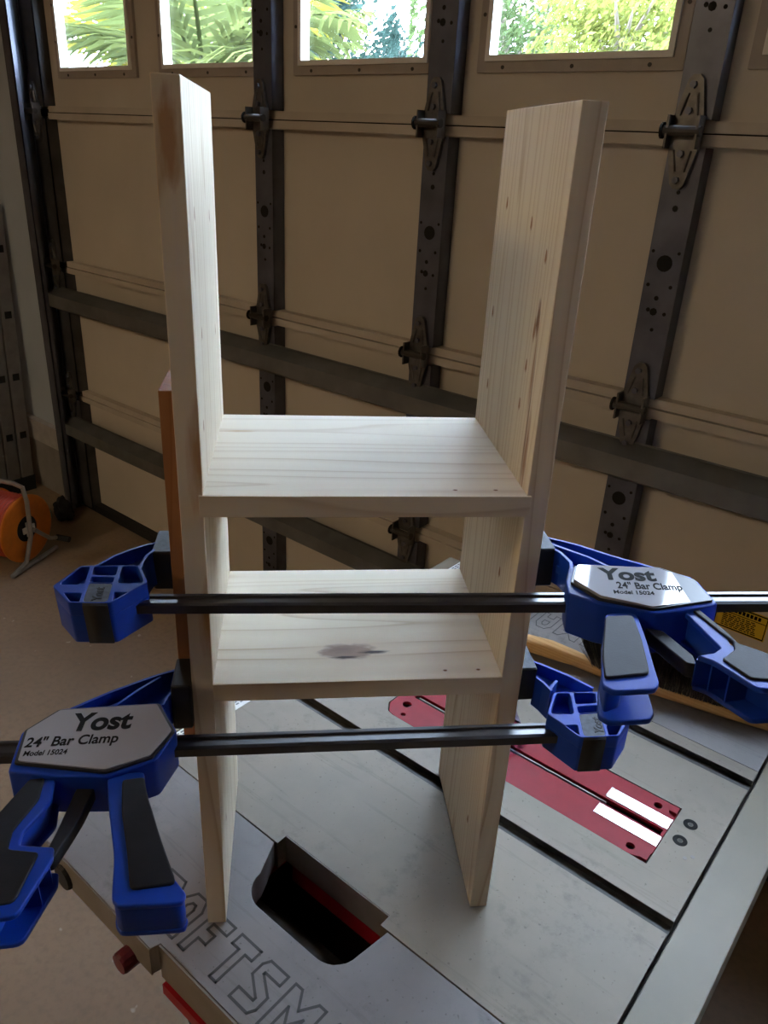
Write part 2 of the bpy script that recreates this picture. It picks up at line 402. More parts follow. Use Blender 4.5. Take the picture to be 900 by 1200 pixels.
# hinges: two tapered leaves with pressed ribs, knuckle pin, bolts
def leafplate(x, z, up, wd=.034, ln=.095):
    s = 1 if up else -1; m = MB(); y0, y1 = DY-.010, DY-.0055
    pr_ = [(-wd, 0.006), (wd*.72, 0.006), (wd*.72, .026), (.010, ln-.004), (.003, ln+.004), (-.010, ln+.004), (-.018, ln-.004), (-wd, .026)]
    n = len(pr_)
    vs = [(x+a, y0, z+s*b) for a, b in pr_] + [(x+a, DY-.0002, z+s*b) for a, b in pr_]
    m.add(vs, [tuple(range(n)), tuple(range(2*n-1, n-1, -1))]+[(j, j+n, (j+1) % n+n, (j+1) % n) for j in range(n)])
    return m
def hinge(x, z):
    h = leafplate(x, z, True); l2 = leafplate(x, z, False); h.add(l2.v, l2.f)
    # ears that carry the pin
    for ex in (x-.036, x+.022):
        h.box((ex, DY-.034, z-.028), (ex+.004, DY-.002, z+.03))
    ho = dchild(h, 'hinge', MAT['hinge'])
    def sub(mb, nm, mt):
        o = mb.build(nm, mt); o.parent = ho
    sub(MB().tube([(x-.044, DY-.026, z+.003), (x+.030, DY-.026, z+.003)], .0095, 12), 'pin', MAT['screw'])
    sub(MB().tube([(x-.046, DY-.026, z+.003), (x-.042, DY-.026, z+.003)], .015, 12), 'pin_head', MAT['hole'])
    for dz in (.082, .038, -.036, -.083):
        sub(MB().tube([(x-.006, DY-.008, z+dz), (x-.006, DY-.017, z+dz)], .0068, 6), 'bolt', MAT['steel'])
    for s in (1, -1):
        sub(MB().tube([(x-.022, DY-.0105, z+s*.03), (x-.012, DY-.0105, z+s*.068)], .0028, 6), 'rib', MAT['hinge'])
        sub(MB().tube([(x+.012, DY-.0105, z+s*.03), (x+.006, DY-.0105, z+s*.068)], .0028, 6), 'rib', MAT['hinge'])
for x in STX[:5]:
    for z in SE[1:4]: hinge(x, z)
for z in SE[1:4]: hinge(-2.575, z)
# horizontal reinforcing struts (hat channel)
for zs in (0.94, 0.395):
    prof = [(DY-.001, zs+.040), (DY-.004, zs+.046), (DY-.050, zs+.024), (DY-.052, zs-.022), (DY-.030, zs-.034), (DY-.001, zs-.038)]
    m = MB(); x0, x1 = DX0-.06, DX1-.02; n = len(prof)
    m.add([(x0, a, b_) for a, b_ in prof]+[(x1, a, b_) for a, b_ in prof], [(j, j+1, j+1+n, j+n) for j in range(n-1)]+[tuple(range(n-1, -1, -1)), tuple(range(n, 2*n))])
    m.add([(x0, DY-.001, zs+.05), (x1, DY-.001, zs+.05), (x1, DY-.001, zs+.038), (x0, DY-.001, zs+.038)], [(0, 1, 2, 3)])
    dchild(m, 'strut', MAT['strut'])
# yellow warning label on the door
lab = dchild(MB().box((.110, SKY0-.001, .598), (.224, SKY0, .662)), 'warning_label', MAT['yellow']); lab['label'] = 'yellow safety label with black print'
def lchild(mb, nm, mt):
    o = mb.build(nm, mt); o.parent = lab; return o
bl = MB()
for (a, b_, c, d) in ((.112, .600, .222, .603), (.112, .657, .222, .660), (.112, .600, .114, .660), (.220, .600, .222, .660), (.112, .640, .222, .6415)):
    bl.box((a, SKY0-.0016, b_), (c, SKY0-.001, d))
lchild(bl, 'border', MAT['ink'])
pl_ = MB(); rl = random.Random(3)
for r_ in range(7):
    x = .128
    while x < .20:
        ww = rl.uniform(.004, .012); pl_.box((x, SKY0-.0016, .606+r_*.0047), (min(x+ww, .206), SKY0-.001, .6082+r_*.0047)); x += ww+.0025
x = .125
while x < .208:
    pl_.box((x, SKY0-.0016, .645), (x+.006, SKY0-.001, .654)); x += .0085
lchild(pl_, 'print', MAT['ink'])
# windows
for i, c in enumerate(WC):
    wn = empty('window_%d' % (i+1), Matrix.Translation((c, SKY0, WZ0)))
    tag(wn, ['small door window beside the track, white sky behind', 'small door window with palm fronds behind', 'small door window with dark tree and white sky', 'small door window filled with yellow green leaves'][i] if i < 4 else 'small door window toward the right wall', kind='structure')
    def wc(mb, nm, mt):
        o = mb.build(nm, mt); o.parent = wn; o.matrix_parent_inverse = Matrix.Translation((-c, -SKY0, -WZ0)); return o
    a, b_ = WHW, .022
    fr = MB(); y0, y1 = SKY0-.010, SKY0+.002
    fr.box((c-a-b_, y0, WZ0-b_), (c+a+b_, y1, WZ0)).box((c-a-b_, y0, WZ1), (c+a+b_, y1, WZ1+b_)).box((c-a-b_, y0, WZ0), (c-a, y1, WZ1)).box((c+a, y0, WZ0), (c+a+b_, y1, WZ1))
    wc(fr, 'window_frame', MAT['wframe'])
    g = MB(); q = .012; y0, y1 = SKY0-.016, SKY0+.016
    g.box((c-a, y0, WZ0), (c+a, y1, WZ0+q)).box((c-a, y0, WZ1-q), (c+a, y1, WZ1)).box((c-a, y0, WZ0+q), (c-a+q, y1, WZ1-q)).box((c+a-q, y0, WZ0+q), (c+a, y1, WZ1-q))
    wc(g, 'window_bead', MAT['wgasket'])
    wc(MB().box((c-a+q, SKY0+.006, WZ0+q), (c+a-q, SKY0+.009, WZ1-q)), 'pane', MAT['glass'])
    for (sx, sz) in ((-.17, -.012), (0, -.012), (.17, -.012), (-a-.012, .09), (a+.012, .09), (-a-.012, .2), (a+.012, .2)):
        s_ = hdisc(c+sx, WZ0+sz, .0042, SKY0-.0115, 8); wc(s_, 'screw', MAT['screw'])

# vertical door track with wall angle
tk = empty('door_track', Matrix.Translation((-2.66, DY-.03, 0)))
tag(tk, 'dark steel vertical door track bolted beside the garage door', 'track')
def kid(par, mb, nm, mt, **kw):
    o = mb.build(nm, mt, None, **kw); o.parent = par; o.matrix_parent_inverse = par.matrix_basis.inverted(); return o
kid(tk, MB().box((-2.715, DY-.006, 0), (-2.622, DY-.001, 2.3)).box((-2.627, DY-.070, 0), (-2.622, DY-.006, 2.3)), 'wall_angle', MAT['steel_d'])
kid(tk, MB().box((-2.622, DY-.068, 0.02), (-2.618, DY-.02, 2.3)).box((-2.622, DY-.070, 0.02), (-2.576, DY-.066, 2.3)).box((-2.580, DY-.070, 0.02), (-2.576, DY-.052, 2.3)), 'track_channel', MAT['steel'])
for z in (0.40, 0.63, 0.70, 0.77, 1.32, 1.75):
    kid(tk, MB().box((-2.66, DY-.012, z-.018), (-2.63, DY-.005, z+.018)), 'bracket', MAT['tube'])

# ------------------------------------------------------------------ outside
tag(box('ground_1', (-40, DY+.16, -.35), (40, 60, -.2), MAT['lawn']), 'lawn beyond the garage door', kind='structure')
tag(box('ground_2', (-3.5, DY+.14, -.3), (3.2, 9, -.1), MAT['drive']), 'concrete driveway outside the door', kind='structure')
def bush(name, u, v, dist, rx, rz, nleaf, size, mat, label, seed, cat='tree', squash=1.0):
    rg = random.Random(seed); d = wray(u, v).normalized(); c = CAMP + d*dist
    root = empty(name, Matrix.Translation((c.x, c.y, -.2)))
    tag(root, label, cat, 'trees outside the garage door')
    m = MB(); m.tube([(c.x, c.y, -.2), (c.x+.1, c.y, c.z*.5), (c.x, c.y, c.z)], [.10, .07, .03], 8)
    for k in range(9):
        a = rg.uniform(0, 6.28); e = Vector((math.cos(a)*rx*.8, math.sin(a)*rx*.8, rg.uniform(-.5, .9)*rz))
        m.tube([(c.x, c.y, c.z-rz*.8), tuple(c+e*.5+Vector((0, 0, -.1))), tuple(c+e)], [.045, .025, .008], 5)
    kid(root, m, 'trunk', MAT['bark'])
    f = MB()
    cl = [Vector((rg.gauss(0, .5)*rx, rg.gauss(0, .5)*rx, rg.gauss(0, .5)*rz)) for _ in range(46)]
    for k in range(nleaf):
        q = rg.choice(cl) + Vector((rg.gauss(0, .16)*rx, rg.gauss(0, .16)*rx, rg.gauss(0, .16)*rz))
        hr = math.hypot(q.x, q.y)
        if hr > 1.12*rx: q.x *= 1.12*rx/hr; q.y *= 1.12*rx/hr
        p = c + q
        n_ = Vector((rg.uniform(-1, 1), rg.uniform(-1, 1), rg.uniform(-.4, 1))).normalized(); t1 = n_.orthogonal().normalized(); t2 = n_.cross(t1)
        s = size*rg.uniform(.6, 1.3)
        f.add([p-t1*s, p+t2*s*.45, p+t1*s, p-t2*s*.45], [(0, 1, 2, 3)])
    kid(root, f, 'foliage', mat)
def palm(u, v, dist, nf, flen, mat, label, seed):
    rg = random.Random(seed); d = wray(u, v).normalized(); c = CAMP + d*dist
    root = empty('palm_tree', Matrix.Translation((c.x, c.y, -.2))); tag(root, label, 'palm', 'trees outside the garage door')
    kid(root, MB().tube([(c.x, c.y, -.2), (c.x+.06, c.y, c.z*.5), (c.x, c.y, c.z)], [.16, .13, .12], 10), 'trunk', MAT['bark'])
    for k in range(nf):
        a = 2*math.pi*k/nf + rg.uniform(-.2, .2); el = rg.uniform(.0, 1.25); L = flen*rg.uniform(.8, 1.15)
        ptsf = []; p = c.copy(); dirv = Vector((math.cos(a)*math.cos(el), math.sin(a)*math.cos(el), math.sin(el)))
        for s in range(13):
            ptsf.append(p.copy()); p = p + dirv*(L/12); dirv = (dirv + Vector((0, 0, -.10))).normalized()
        f = MB(); f.tube(ptsf, [.016*(1-i/14) for i in range(13)], 5)
        for i in range(2, 13):
            dv = (ptsf[i]-ptsf[i-1]).normalized(); sd = dv.cross(Vector((0, 0, 1))).normalized()
            for half in (0, .5):
                q0 = ptsf[i].lerp(ptsf[i-1], half)
                for sg in (-1, 1):
                    ll = flen*.42*math.sin(math.pi*min(1, (i+2-half)/14))*rg.uniform(.8, 1.1)
                    tip = q0 + (sd*sg*.8 + dv*.55 + Vector((0, 0, -.35+rg.uniform(-.15, .15)))).normalized()*ll
                    mid = q0.lerp(tip, .5)+Vector((0, 0, .03)); ww = dv*.016
                    f.add([q0-ww, q0+ww, mid+ww, tip, mid-ww], [(0, 1, 2, 3, 4)])
        kid(root, f, 'frond', mat)
palm(240, 105, 5.2, 17, 1.2, MAT['leaf_palm'], 'grey green palm with drooping fronds outside the second window', 11)
palm(150, 80, 8.6, 13, 1.05, MAT['leaf_gold'], 'golden green palm beyond the window beside the door track', 12)
palm(322, 60, 11.5, 13, 1.35, MAT['leaf_gold'], 'yellowish palm fronds hanging beside the third window', 13)
bush('leafy_tree', 225, 70, 15, 1.35, 1.0, 5000, .07, MAT['leaf_bright'], 'yellow green bushy tree behind the palms', 21)
bush('leafy_tree', 388, 25, 19.5, 1.28, 1.34, 3600, .085, MAT['leaf_dark'], 'dark blue green tree against the white sky', 22)
bush('leafy_tree', 462, 75, 24, .78, .7, 1300, .10, MAT['leaf_dark'], 'small dark green treetop low against the sky', 23)
bush('leafy_tree', 612, 20, 16.5, 1.75, 1.6, 6500, .068, MAT['leaf_mid'], 'mid green tree with pale trunk behind the wide window', 24)
bush('leafy_tree', 730, 45, 9.0, .9, .63, 8000, .038, MAT['leaf_bright'], 'sunlit yellow green tree behind the wide window', 25)
bush('leafy_tree', 905, 20, 12.5, 1.3, 1.0, 7000, .068, MAT['leaf_mid'], 'leafy tree past the wide window toward the right', 26)

# ------------------------------------------------------------------ warm fill lamp, added out of frame to brighten the room
def lamp(loc, sx, sy, col, st, label, tilt=0.0):
    e = empty('fill_lamp', Matrix.Translation(loc)); tag(e, label, 'lamp')
    kid(e, MB().box((loc[0]-sx/2-.03, loc[1]-sy/2-.03, loc[2]), (loc[0]+sx/2+.03, loc[1]+sy/2+.03, loc[2]+.05)), 'housing', MAT['white'])
    kid(e, MB().box((loc[0]-sx/2, loc[1]-sy/2, loc[2]-.02), (loc[0]+sx/2, loc[1]+sy/2, loc[2])), 'diffuser', emit('fill_glow', col, st))
    for hx in (-sx/3, sx/3): kid(e, MB().tube([(loc[0]+hx, loc[1], loc[2]+.05), (loc[0]+hx, loc[1], ZC)], .008, 6), 'hanger', MAT['tube'])
lamp((-1.5, -2.05, 2.55), 1.2, 0.5, (1.0, 0.76, 0.48), 20.0, 'added warm fill lamp hung out of view at the rear')

# ------------------------------------------------------------------ table saw  (X = along the blade, Y = across)
ZT = HT
saw = empty('table_saw', Matrix.Translation((0.05, 0.37, 0)))
tag(saw, 'grey metal table saw with red throat plate and engraved wings', 'table saw')
def sk(mb, nm, mt, par=None, **kw):
    o = mb.build(nm, mt, None, **kw); o.parent = par or saw      # parts sit at the world origin, so only they undo the saw's offset
    if par is None: o.matrix_parent_inverse = saw.matrix_basis.inverted()
    return o
X0, X1 = -0.258, 0.366
TH = .042
S1a, S1b, S2a, S2b = .3095, .3295, .594, .617
I0, I1, J0, J1 = -.105, .311, .384, .500
# main table: strips between slots, with opening for the throat plate and hand notch
mt_ = MB(); zb = ZT-TH
mt_.box((X0, .1085, zb), (-.036, .124, ZT)).box((.126, .1085, zb), (X1, .124, ZT)).box((X0, .124, zb), (X1, S1a, ZT))
mt_.box((X0, S1a, zb), (X1, S1b, ZT-.0095))
mt_.box((X0, S1b, zb), (X1, J0, ZT)).box((X0, J0, zb), (I0, J1, ZT)).box((I1, J0, zb), (X1, J1, ZT)).box((X0, J1, zb), (X1, S2a, ZT))
mt_.box((X0, S2a, zb), (X1, S2b, ZT-.0095)).box((X0, S2b, zb), (X1, .640, ZT))
for tri in ([(I0, J0), (I0+.022, J0), (I0+.0105, J0+.003), (I0, J0+.018)], [(I0, J1), (I0, J1-.027), (I0+.027, J1)]):
    nn = len(tri); mt_.add([(a, b_, z) for z in (zb, ZT) for a, b_ in tri], [tuple(range(nn)), tuple(range(2*nn-1, nn-1, -1))]+[(j, (j+1) % nn, (j+1) % nn+nn, j+nn) for j in range(nn)])
sk(mt_, 'main_table', MAT['iron'])
for a, b_ in ((S1a, S1b), (S2a, S2b)):
    sk(MB().box((X0, a+.0003, ZT-.0095), (X1, b_-.0003, ZT-.0088)).box((X0, a, ZT-.009), (X1, a+.0004, ZT-.0005)).box((X0, b_-.0004, ZT-.009), (X1, b_, ZT-.0005)), 'mitre_slot', MAT['slot'])
sk(MB().box((-.036, .1225, zb), (.126, .1242, ZT-.0006)), 'notch_face', MAT['edgebrown'])
# left wing with hand hole; flat top, outlined letters
def prism_w(nm, outline, holes, z0, z1, mat, bevel=.0006):
    me = curve_mesh(nm, [outline]+holes, z0, z1, bevel); o = link(nm, me, mat); o.parent = saw; o.matrix_parent_inverse = saw.matrix_basis.inverted(); return o
hole = [(-.040, .1075), (-.040, .1074)]
def arc(cx, cy, r, a0, a1, n=7): return [(cx+r*math.cos(math.radians(a0+(a1-a0)*k/n)), cy+r*math.sin(math.radians(a0+(a1-a0)*k/n))) for k in range(n+1)]
wl = [(X0, -.072), (-.034, -.072), (-.031, -.0615), (X1, -.0615), (X1, .1068), (.137, .1068)] + arc(.100, .066, .031, 0, -90) + arc(.012, .066, .031, 270, 180) + [(-.040, .1068), (X0, .1068)]
wlo = prism_w('wing', wl, [], ZT-.040, ZT, MAT['wing']); wlo['label'] = 'left extension wing with hand hole and engraved letters'
wr = [(X0, .6412), (X1, .6412), (X1, .815), (.14, .815), (.135, .826), (X0, .826)]
wro = prism_w('wing', wr, [], ZT-.040, ZT, MAT['wing']); wro['label'] = 'right extension wing with engraved letters'
sk(MB().box((X0, -.0735, ZT-.041), (-.034, -.0718, ZT-.001)).box((-.031, -.064, ZT-.050), (X1, -.0612, ZT-.001)), 'wing_edge', MAT['edgebrown'])
# engraved block letters
LET = {
 'C': [[(0,.15),(.15,0),(.85,0),(1,.15),(1,.32),(.7,.32),(.7,.24),(.3,.24),(.3,.76),(.7,.76),(.7,.68),(1,.68),(1,.85),(.85,1),(.15,1),(0,.85)]],
 'R': [[(0,0),(.3,0),(.3,.3),(.5,.3),(.7,0),(1.02,0),(.8,.36),(1,.5),(1,.85),(.85,1),(0,1)],[(.3,.54),(.7,.54),(.7,.78),(.3,.78)]],
 'A': [[(0,0),(.3,0),(.3,.25),(.7,.25),(.7,0),(1,0),(1,.75),(.75,1),(.25,1),(0,.75)],[(.32,.48),(.68,.48),(.68,.68),(.58,.78),(.42,.78),(.32,.68)]],
 'F': [[(0,0),(.3,0),(.3,.36),(.7,.36),(.7,.6),(.3,.6),(.3,.76),(1,.76),(1,1),(0,1)]],
 'T': [[(.34,0),(.66,0),(.66,.74),(1,.74),(1,1),(0,1),(0,.74),(.34,.74)]],
 'S': [[(0,0),(.85,0),(1,.15),(1,.45),(.3,.72),(.3,.76),(1,.76),(1,1),(.15,1),(0,.85),(0,.58),(.7,.3),(.7,.24),(0,.24)]],
 'M': [[(0,0),(.26,0),(.26,.6),(.5,.3),(.74,.6),(.74,0),(1,0),(1,1),(.78,1),(.5,.66),(.22,1),(0,1)]],
 'N': [[(0,0),(.28,0),(.28,.58),(.72,0),(1,0),(1,1),(.72,1),(.72,.42),(.28,1),(0,1)]]}
def engraved(wing, x0, ybase, flip):
    for i, ch in enumerate('CRAFTSMAN'):
        m = MB(); wv = .0014 if not flip else .0008
        wl_, hl = (.042 if ch == 'M' else .030), .052; x_i = i*.0405 + (.012 if i > 6 else 0)
        for loop in LET[ch]:
            pts = []
            for (a, b_) in loop:
                px, py = x_i + a*wl_, b_*hl
                pts.append(Vector((x0-px, ybase-py, 0)) if flip else Vector((x0+px, ybase+py, 0)))
            for k in range(len(pts)):
                p, q_ = pts[k], pts[(k+1) % len(pts)]; d = (q_-p).normalized(); nn = Vector((-d.y, d.x, 0))*wv; ee = d*wv*.8
                m.add([(p-nn-ee)[:2]+(ZT+.00025,), (q_-nn+ee)[:2]+(ZT+.00025,), (q_+nn+ee)[:2]+(ZT+.00025,), (p+nn-ee)[:2]+(ZT+.00025,), (p-nn-ee)[:2]+(ZT-.002,), (q_-nn+ee)[:2]+(ZT-.002,), (q_+nn+ee)[:2]+(ZT-.002,), (p+nn-ee)[:2]+(ZT-.002,)],
                      [(0, 1, 2, 3), (0, 4, 5, 1), (1, 5, 6, 2), (2, 6, 7, 3), (3, 7, 4, 0)])
        sk(m, 'letter', MAT['groove'], wing)
engraved(wlo, -.138, -.050, False)
engraved(wro, .270, .800, True)
# throat plate
def holepoly(cx, cy, r, n=12): return [(cx+r*math.cos(2*math.pi*k/n), cy+r*math.sin(2*math.pi*k/n)) for k in range(n)]
tp_out = [(I1-.001, J0+.020)] + [(I1-.001, J1-.008), (I1-.010, J1-.001), (I0+.03, J1-.001), (I0+.001, J1-.03), (I0+.001, J0+.02), (I0+.012, J0+.004), (I0+.025, J0+.001), (I1-.022, J0+.001), (I1-.008, J0+.006)]
slot = [(-.085, .4390), (.3060, .4390), (.3060, .4500), (-.085, .4500)]
tpm = prism_w('throat_plate', tp_out, [slot, holepoly(-.082, .418, .007), holepoly(-.072, .396, .004), holepoly(.285, .485, .0055), holepoly(.285, .397, .0055)], ZT-.006, ZT-.0008, MAT['red'], .0003); tpm['label'] = 'red throat plate with blade slot'
sk(MB().box((I0+.001, J0+.001, zb), (I1-.001, J1-.001, zb+.004)), 'blade_well', MAT['dark'], tpm)
sk(MB().box((-.08, .4462, ZT-.018), (.23, .4488, ZT-.0045)), 'splitter_strip', MAT['tube'], tpm)
for (a, b_) in ((.4525, .4725), (.4165, .4355)):
    sk(MB().box((.2255, a, ZT-.0009), (.3095, b_, ZT+.0002)), 'finger_plate', MAT['silver'], tpm, bevel=.0003)
for y in (.392, .489):
    sk(MB().box((.300, y-.006, ZT-.001), (.3095, y+.006, ZT+.003)), 'plate_tab', MAT['red'], tpm)
for (x, y) in ((.329, .481), (.3285, .4465)):
    d = lathe([(0, ZT-.0006), (.0030, ZT-.0006), (.0034, ZT+.0002), (.0088, ZT+.0004), (.0092, ZT-.001)], 20); d.v = [(p[0]+x, p[1]+y, p[2]) for p in d.v]
    sk(d, 'screw', MAT['hole']); sk(MB().tube([(x, y, ZT-.002), (x, y, ZT+.0001)], .003, 10), 'screw_socket', MAT['slot'])
for (x, y) in ((.343, .424), (.3495, .432)):
    sk(MB().tube([(x, y, ZT-.002), (x, y, ZT+.0002)], .0026, 10), 'plug', MAT['edgebrown'])
# rails
sk(MB().box((X1+.001, -.30, ZT-.05), (X1+.007, 1.0, ZT-.012)), 'rail_gap', MAT['dark'])
sk(MB().box((X1+.004, -.42, ZT-.066), (X1+.058, 1.08, ZT-.002)), 'front_rail', MAT['railcream'], bevel=.0012)
sk(MB().box((-.309, -.074, ZT-.05), (-.284, .850, ZT-.0005)).box((-.283, -.074, ZT-.045), (-.2585, .850, ZT-.0012)), 'rear_rail', MAT['railcream'], bevel=.0008)
for (y0, y1) in ((.10, .262), (.772, .846)):
    st = sk(MB().box((-.2822, y0, ZT-.0012), (-.2592, y1, ZT-.0005)), 'sticker', MAT['white'])
    pr2 = MB(); rg = random.Random(5); y = y0+.03
    while y < y1-.01:
        ww = rg.uniform(.003, .008)
        for r_ in range(3): pr2.box((-.279+r_*.005, y, ZT-.0005), (-.2765+r_*.005, min(y+ww, y1-.004), ZT-.0003))
        y += ww+.003
    sk(pr2, 'sticker_print', MAT['greyink'], st)
    sk(MB().add([(-.281, y0+.018, ZT-.0002), (-.262, y0+.018, ZT-.0002), (-.2715, y0+.034, ZT-.0002), (-.281, y0+.018, ZT-.0006), (-.262, y0+.018, ZT-.0006), (-.2715, y0+.034, ZT-.0006)], [(0, 1, 2), (0, 3, 4, 1), (1, 4, 5, 2), (2, 5, 3, 0)]), 'warning_triangle', MAT['yellow'], st)
# red cabinet (open top) and stand
cab = MB(); c0, c1, e0, e1, zt2, zb2 = -.046, .350, .026, .800, ZT-.046, ZT-.30
cab.box((c0, e0, zb2), (c1, e0+.006, zt2)).box((c0, e1-.006, zb2), (c1, e1, zt2)).box((c0, e0, zb2), (c0+.006, e1, zt2)).box((c1-.006, e0, zb2), (c1, e1, zt2)).box((c0, e0, zb2), (c1, e1, zb2+.006))
sk(cab, 'cabinet', MAT['red'])
sk(MB().box((-.024, -.0685, ZT-.066), (c1, -.050, ZT-.0505)), 'cabinet_lip', MAT['red'])
cab2 = MB().box((-.03, .127, ZT-.075), (.13, .131, zt2+.004)); sk(cab2, 'cabinet_lip', MAT['red'])
sk(MB().box((c0+.006, .135, zb2+.006), (c1-.006, .150, zt2)), 'shade_wall', MAT['dark'])  # dark sheets, here and next, added to make the cabinet inside look shaded
sk(MB().box((c0+.006, e0+.006, zb2+.006), (c0+.009, .135, zt2-.004)), 'shade_liner', MAT['dark'])
sk(MB().box((c0+.009, e0+.006, zb2+.006), (c1-.006, .135, zb2+.010)), 'shade_liner', MAT['dark'])
sk(MB().box((c0+.009, .058, ZT-.070), (c1-.006, .072, ZT-.056), None), 'inner_bar', MAT['slot'])
sk(MB().box((c0+.009, .094, ZT-.13), (c1-.006, .112, ZT-.118), None), 'inner_bar', MAT['slot'])
for (x, y) in ((.0, .05), (.32, .05), (.0, .76), (.32, .76)):
    dx = -.03 if x < .1 else .03; dy = -.06 if y < .1 else .06
    sk(MB().tube([(x, y, zb2+.01), (x+dx, y+dy, .02)], .02, 8), 'leg', MAT['dark'])
    sk(MB().tube([(x+dx, y+dy, .0), (x+dx, y+dy, .03)], .028, 10), 'foot', MAT['rubber'])
sk(MB().tube([(.16, .35, ZT-.42), (.16, .62, ZT-.42)], .09, 18), 'motor', MAT['dark'])
def knob(u, v, z, r, L, mat, nm):
    p = at_z(u, v, z)
    prof = lathe([(0, 0), (r*.9, 0), (r, .003), (r, L-.004), (r*.92, L), (0, L)], 14)
    Mx = Matrix.Translation(p) @ Matrix.Rotation(math.radians(-90), 4, 'X')
    prof.v = [tuple(Mx @ Vector(q)) for q in prof.v]; sk(prof, nm, mat)
knob(139, 1131, ZT-.045, .0125, .045, MAT['darkred'], 'knob')
knob(72, 1030, ZT-.03, .0165, .04, MAT['rubber'], 'knob')
knob(236, 1206, ZT-.12, .03, .06, MAT['rubber'], 'knob')

# clear plastic blade guard standing on the throat plate
gd = empty('blade_guard', Matrix.Translation((.05, .455, ZT))); tag(gd, 'translucent plastic blade guard standing on the red throat plate', 'guard')
gp = [(.098, .0), (.085, .020), (.062, .060), (.03, .085), (-.01, .095), (-.02, .0)]
for y in (.437, .468):
    n = len(gp); m = MB(); m.add([(a, y, ZT+b_) for a, b_ in gp]+[(a, y+.003, ZT+b_) for a, b_ in gp], [tuple(range(n)), tuple(range(2*n-1, n-1, -1))]+[(j, j+n, (j+1) % n+n, (j+1) % n) for j in range(n)])
    o = m.build('side_plate', MAT['clear']); o.parent = gd; o.matrix_parent_inverse = gd.matrix_basis.inverted()
m = MB()
for k in range(4):
    (a, b_), (c_, d_) = gp[k], gp[k+1]
    m.add([(a, .437, ZT+b_), (c_, .437, ZT+d_), (c_, .471, ZT+d_), (a, .471, ZT+b_)], [(0, 1, 2, 3)])
o = m.build('hood', MAT['clear']); o.parent = gd; o.matrix_parent_inverse = gd.matrix_basis.inverted()

# ------------------------------------------------------------------ shelf unit (its own frame: x across, y depth, z up)
W_, D_, H_, TB, Z1, Z2 = .2673, .2070, .7973, .019, .5021, .3153
shelf = empty('shelf_unit', M_SH.copy()); tag(shelf, 'unfinished pine shelf unit with two side panels and two shelves', 'shelf')
K1 = (0.22, 0.10, 0.045); K2 = (0.36, 0.17, 0.07)
pegs_r = []
rgp = random.Random(4)
for (yy, zz) in ((.035, .69), (.085, .71), (.17, .72), (.18, .62), (.05, .60), (.055, .565), (.17, .55), (.18, .45), (.05, .40), (.16, .25), (.06, .2), (.14, .13), (.05, .08)):
    pegs_r.append(((0, yy, zz), (50, .0030, .0066), K2, .4))
streak = [((0, .034, .642), (50, .0055, .018), K1, .6), ((0, .040, .632), (50, .0035, .012), K2, .6), ((0, .030, .60), (50, .0034, .05), K2, .8), ((0, .020, .53), (50, .0062, .045), (.34, .17, .09), .7), ((0, .026, .55), (50, .0026, .07), K1, .7)]
stain = [((0, 0, .53), (.012, .004, .06), (.55, .33, .16), .7), ((0, 0, .38), (.010, .004, .05), (.55, .33, .15), .7), ((-.010, 0, .76), (.008, .004, .035), (.5, .3, .15), .5)]
pegs_l = [((0, yy, zz), (50, .0028, .0060), K2, .4) for (yy, zz) in ((.04, .71), (.15, .70), (.05, .62), (.16, .6), (.03, .55), (.12, .45), (.06, .2), (.05, .10))]
mL = pine('pine_panel_a', 2, 1, freq=60, knots=pegs_l+stain, seed=1.0)
mR = pine('pine_panel_b', 2, 1, freq=85, knots=pegs_r+streak, seed=4.2)
ms1 = pine('pine_shelf_a', 0, 1, freq=42, seed=7.7, knots=[((.02, .155, Z1), (.022, .004, 50), (.60, .42, .24), .8)] + [((xx, .012, Z1), (.0026, .0018, 50), K1, .5) for xx in (.208, .243)])
ms2 = pine('pine_shelf_b', 0, 1, freq=38, seed=11.3, off=.3, knots=[((.128, .052, Z2), (.075, .040, 50), (.72, .58, .42), .9), ((.125, .046, Z2), (.031, .0135, 50), (.38, .255, .18), .3), ((.118, .049, Z2), (.020, .008, 50), (.27, .18, .13), .9), ((.150, .044, Z2), (.018, .0032, 50), (.04, .022, .015), .6), ((.122, .0365, Z2), (.016, .0026, 50), (.05, .03, .02), .6), ((.20, .118, Z2), (.008, .004, 50), (.42, .28, .16), .5)] + [((xx, .012, Z2), (.0026, .0018, 50), K1, .5) for xx in (.215, .247)])
box('side_panel', (-TB, 0, 0), (0, D_, H_), mL, shelf, bevel=.0006)
box('side_panel', (W_, 0, 0), (W_+TB, D_, H_), mR, shelf, bevel=.0006)
box('shelf_board', (-.0035, -.0015, Z1-TB), (W_+.0035, D_-.0005, Z1), ms1, shelf, bevel=.0005)
box('shelf_board', (-.0005, -.0008, Z2-TB), (W_+.0005, D_-.0005, Z2), ms2, shelf, bevel=.0005)
# board clamped against the outside of the left side panel
caul = box('clamping_board', (-.0350, .035, .225), (-.0192, .185, .5775), pine('pine_caul', 2, 1, (0.38, 0.19, 0.095), (0.25, 0.10, 0.045), 110, seed=3.1), None, bevel=.0005)
caul.matrix_world = M_SH
tag(caul, 'short reddish wooden board clamped against the outer face of the shelf unit', 'board')

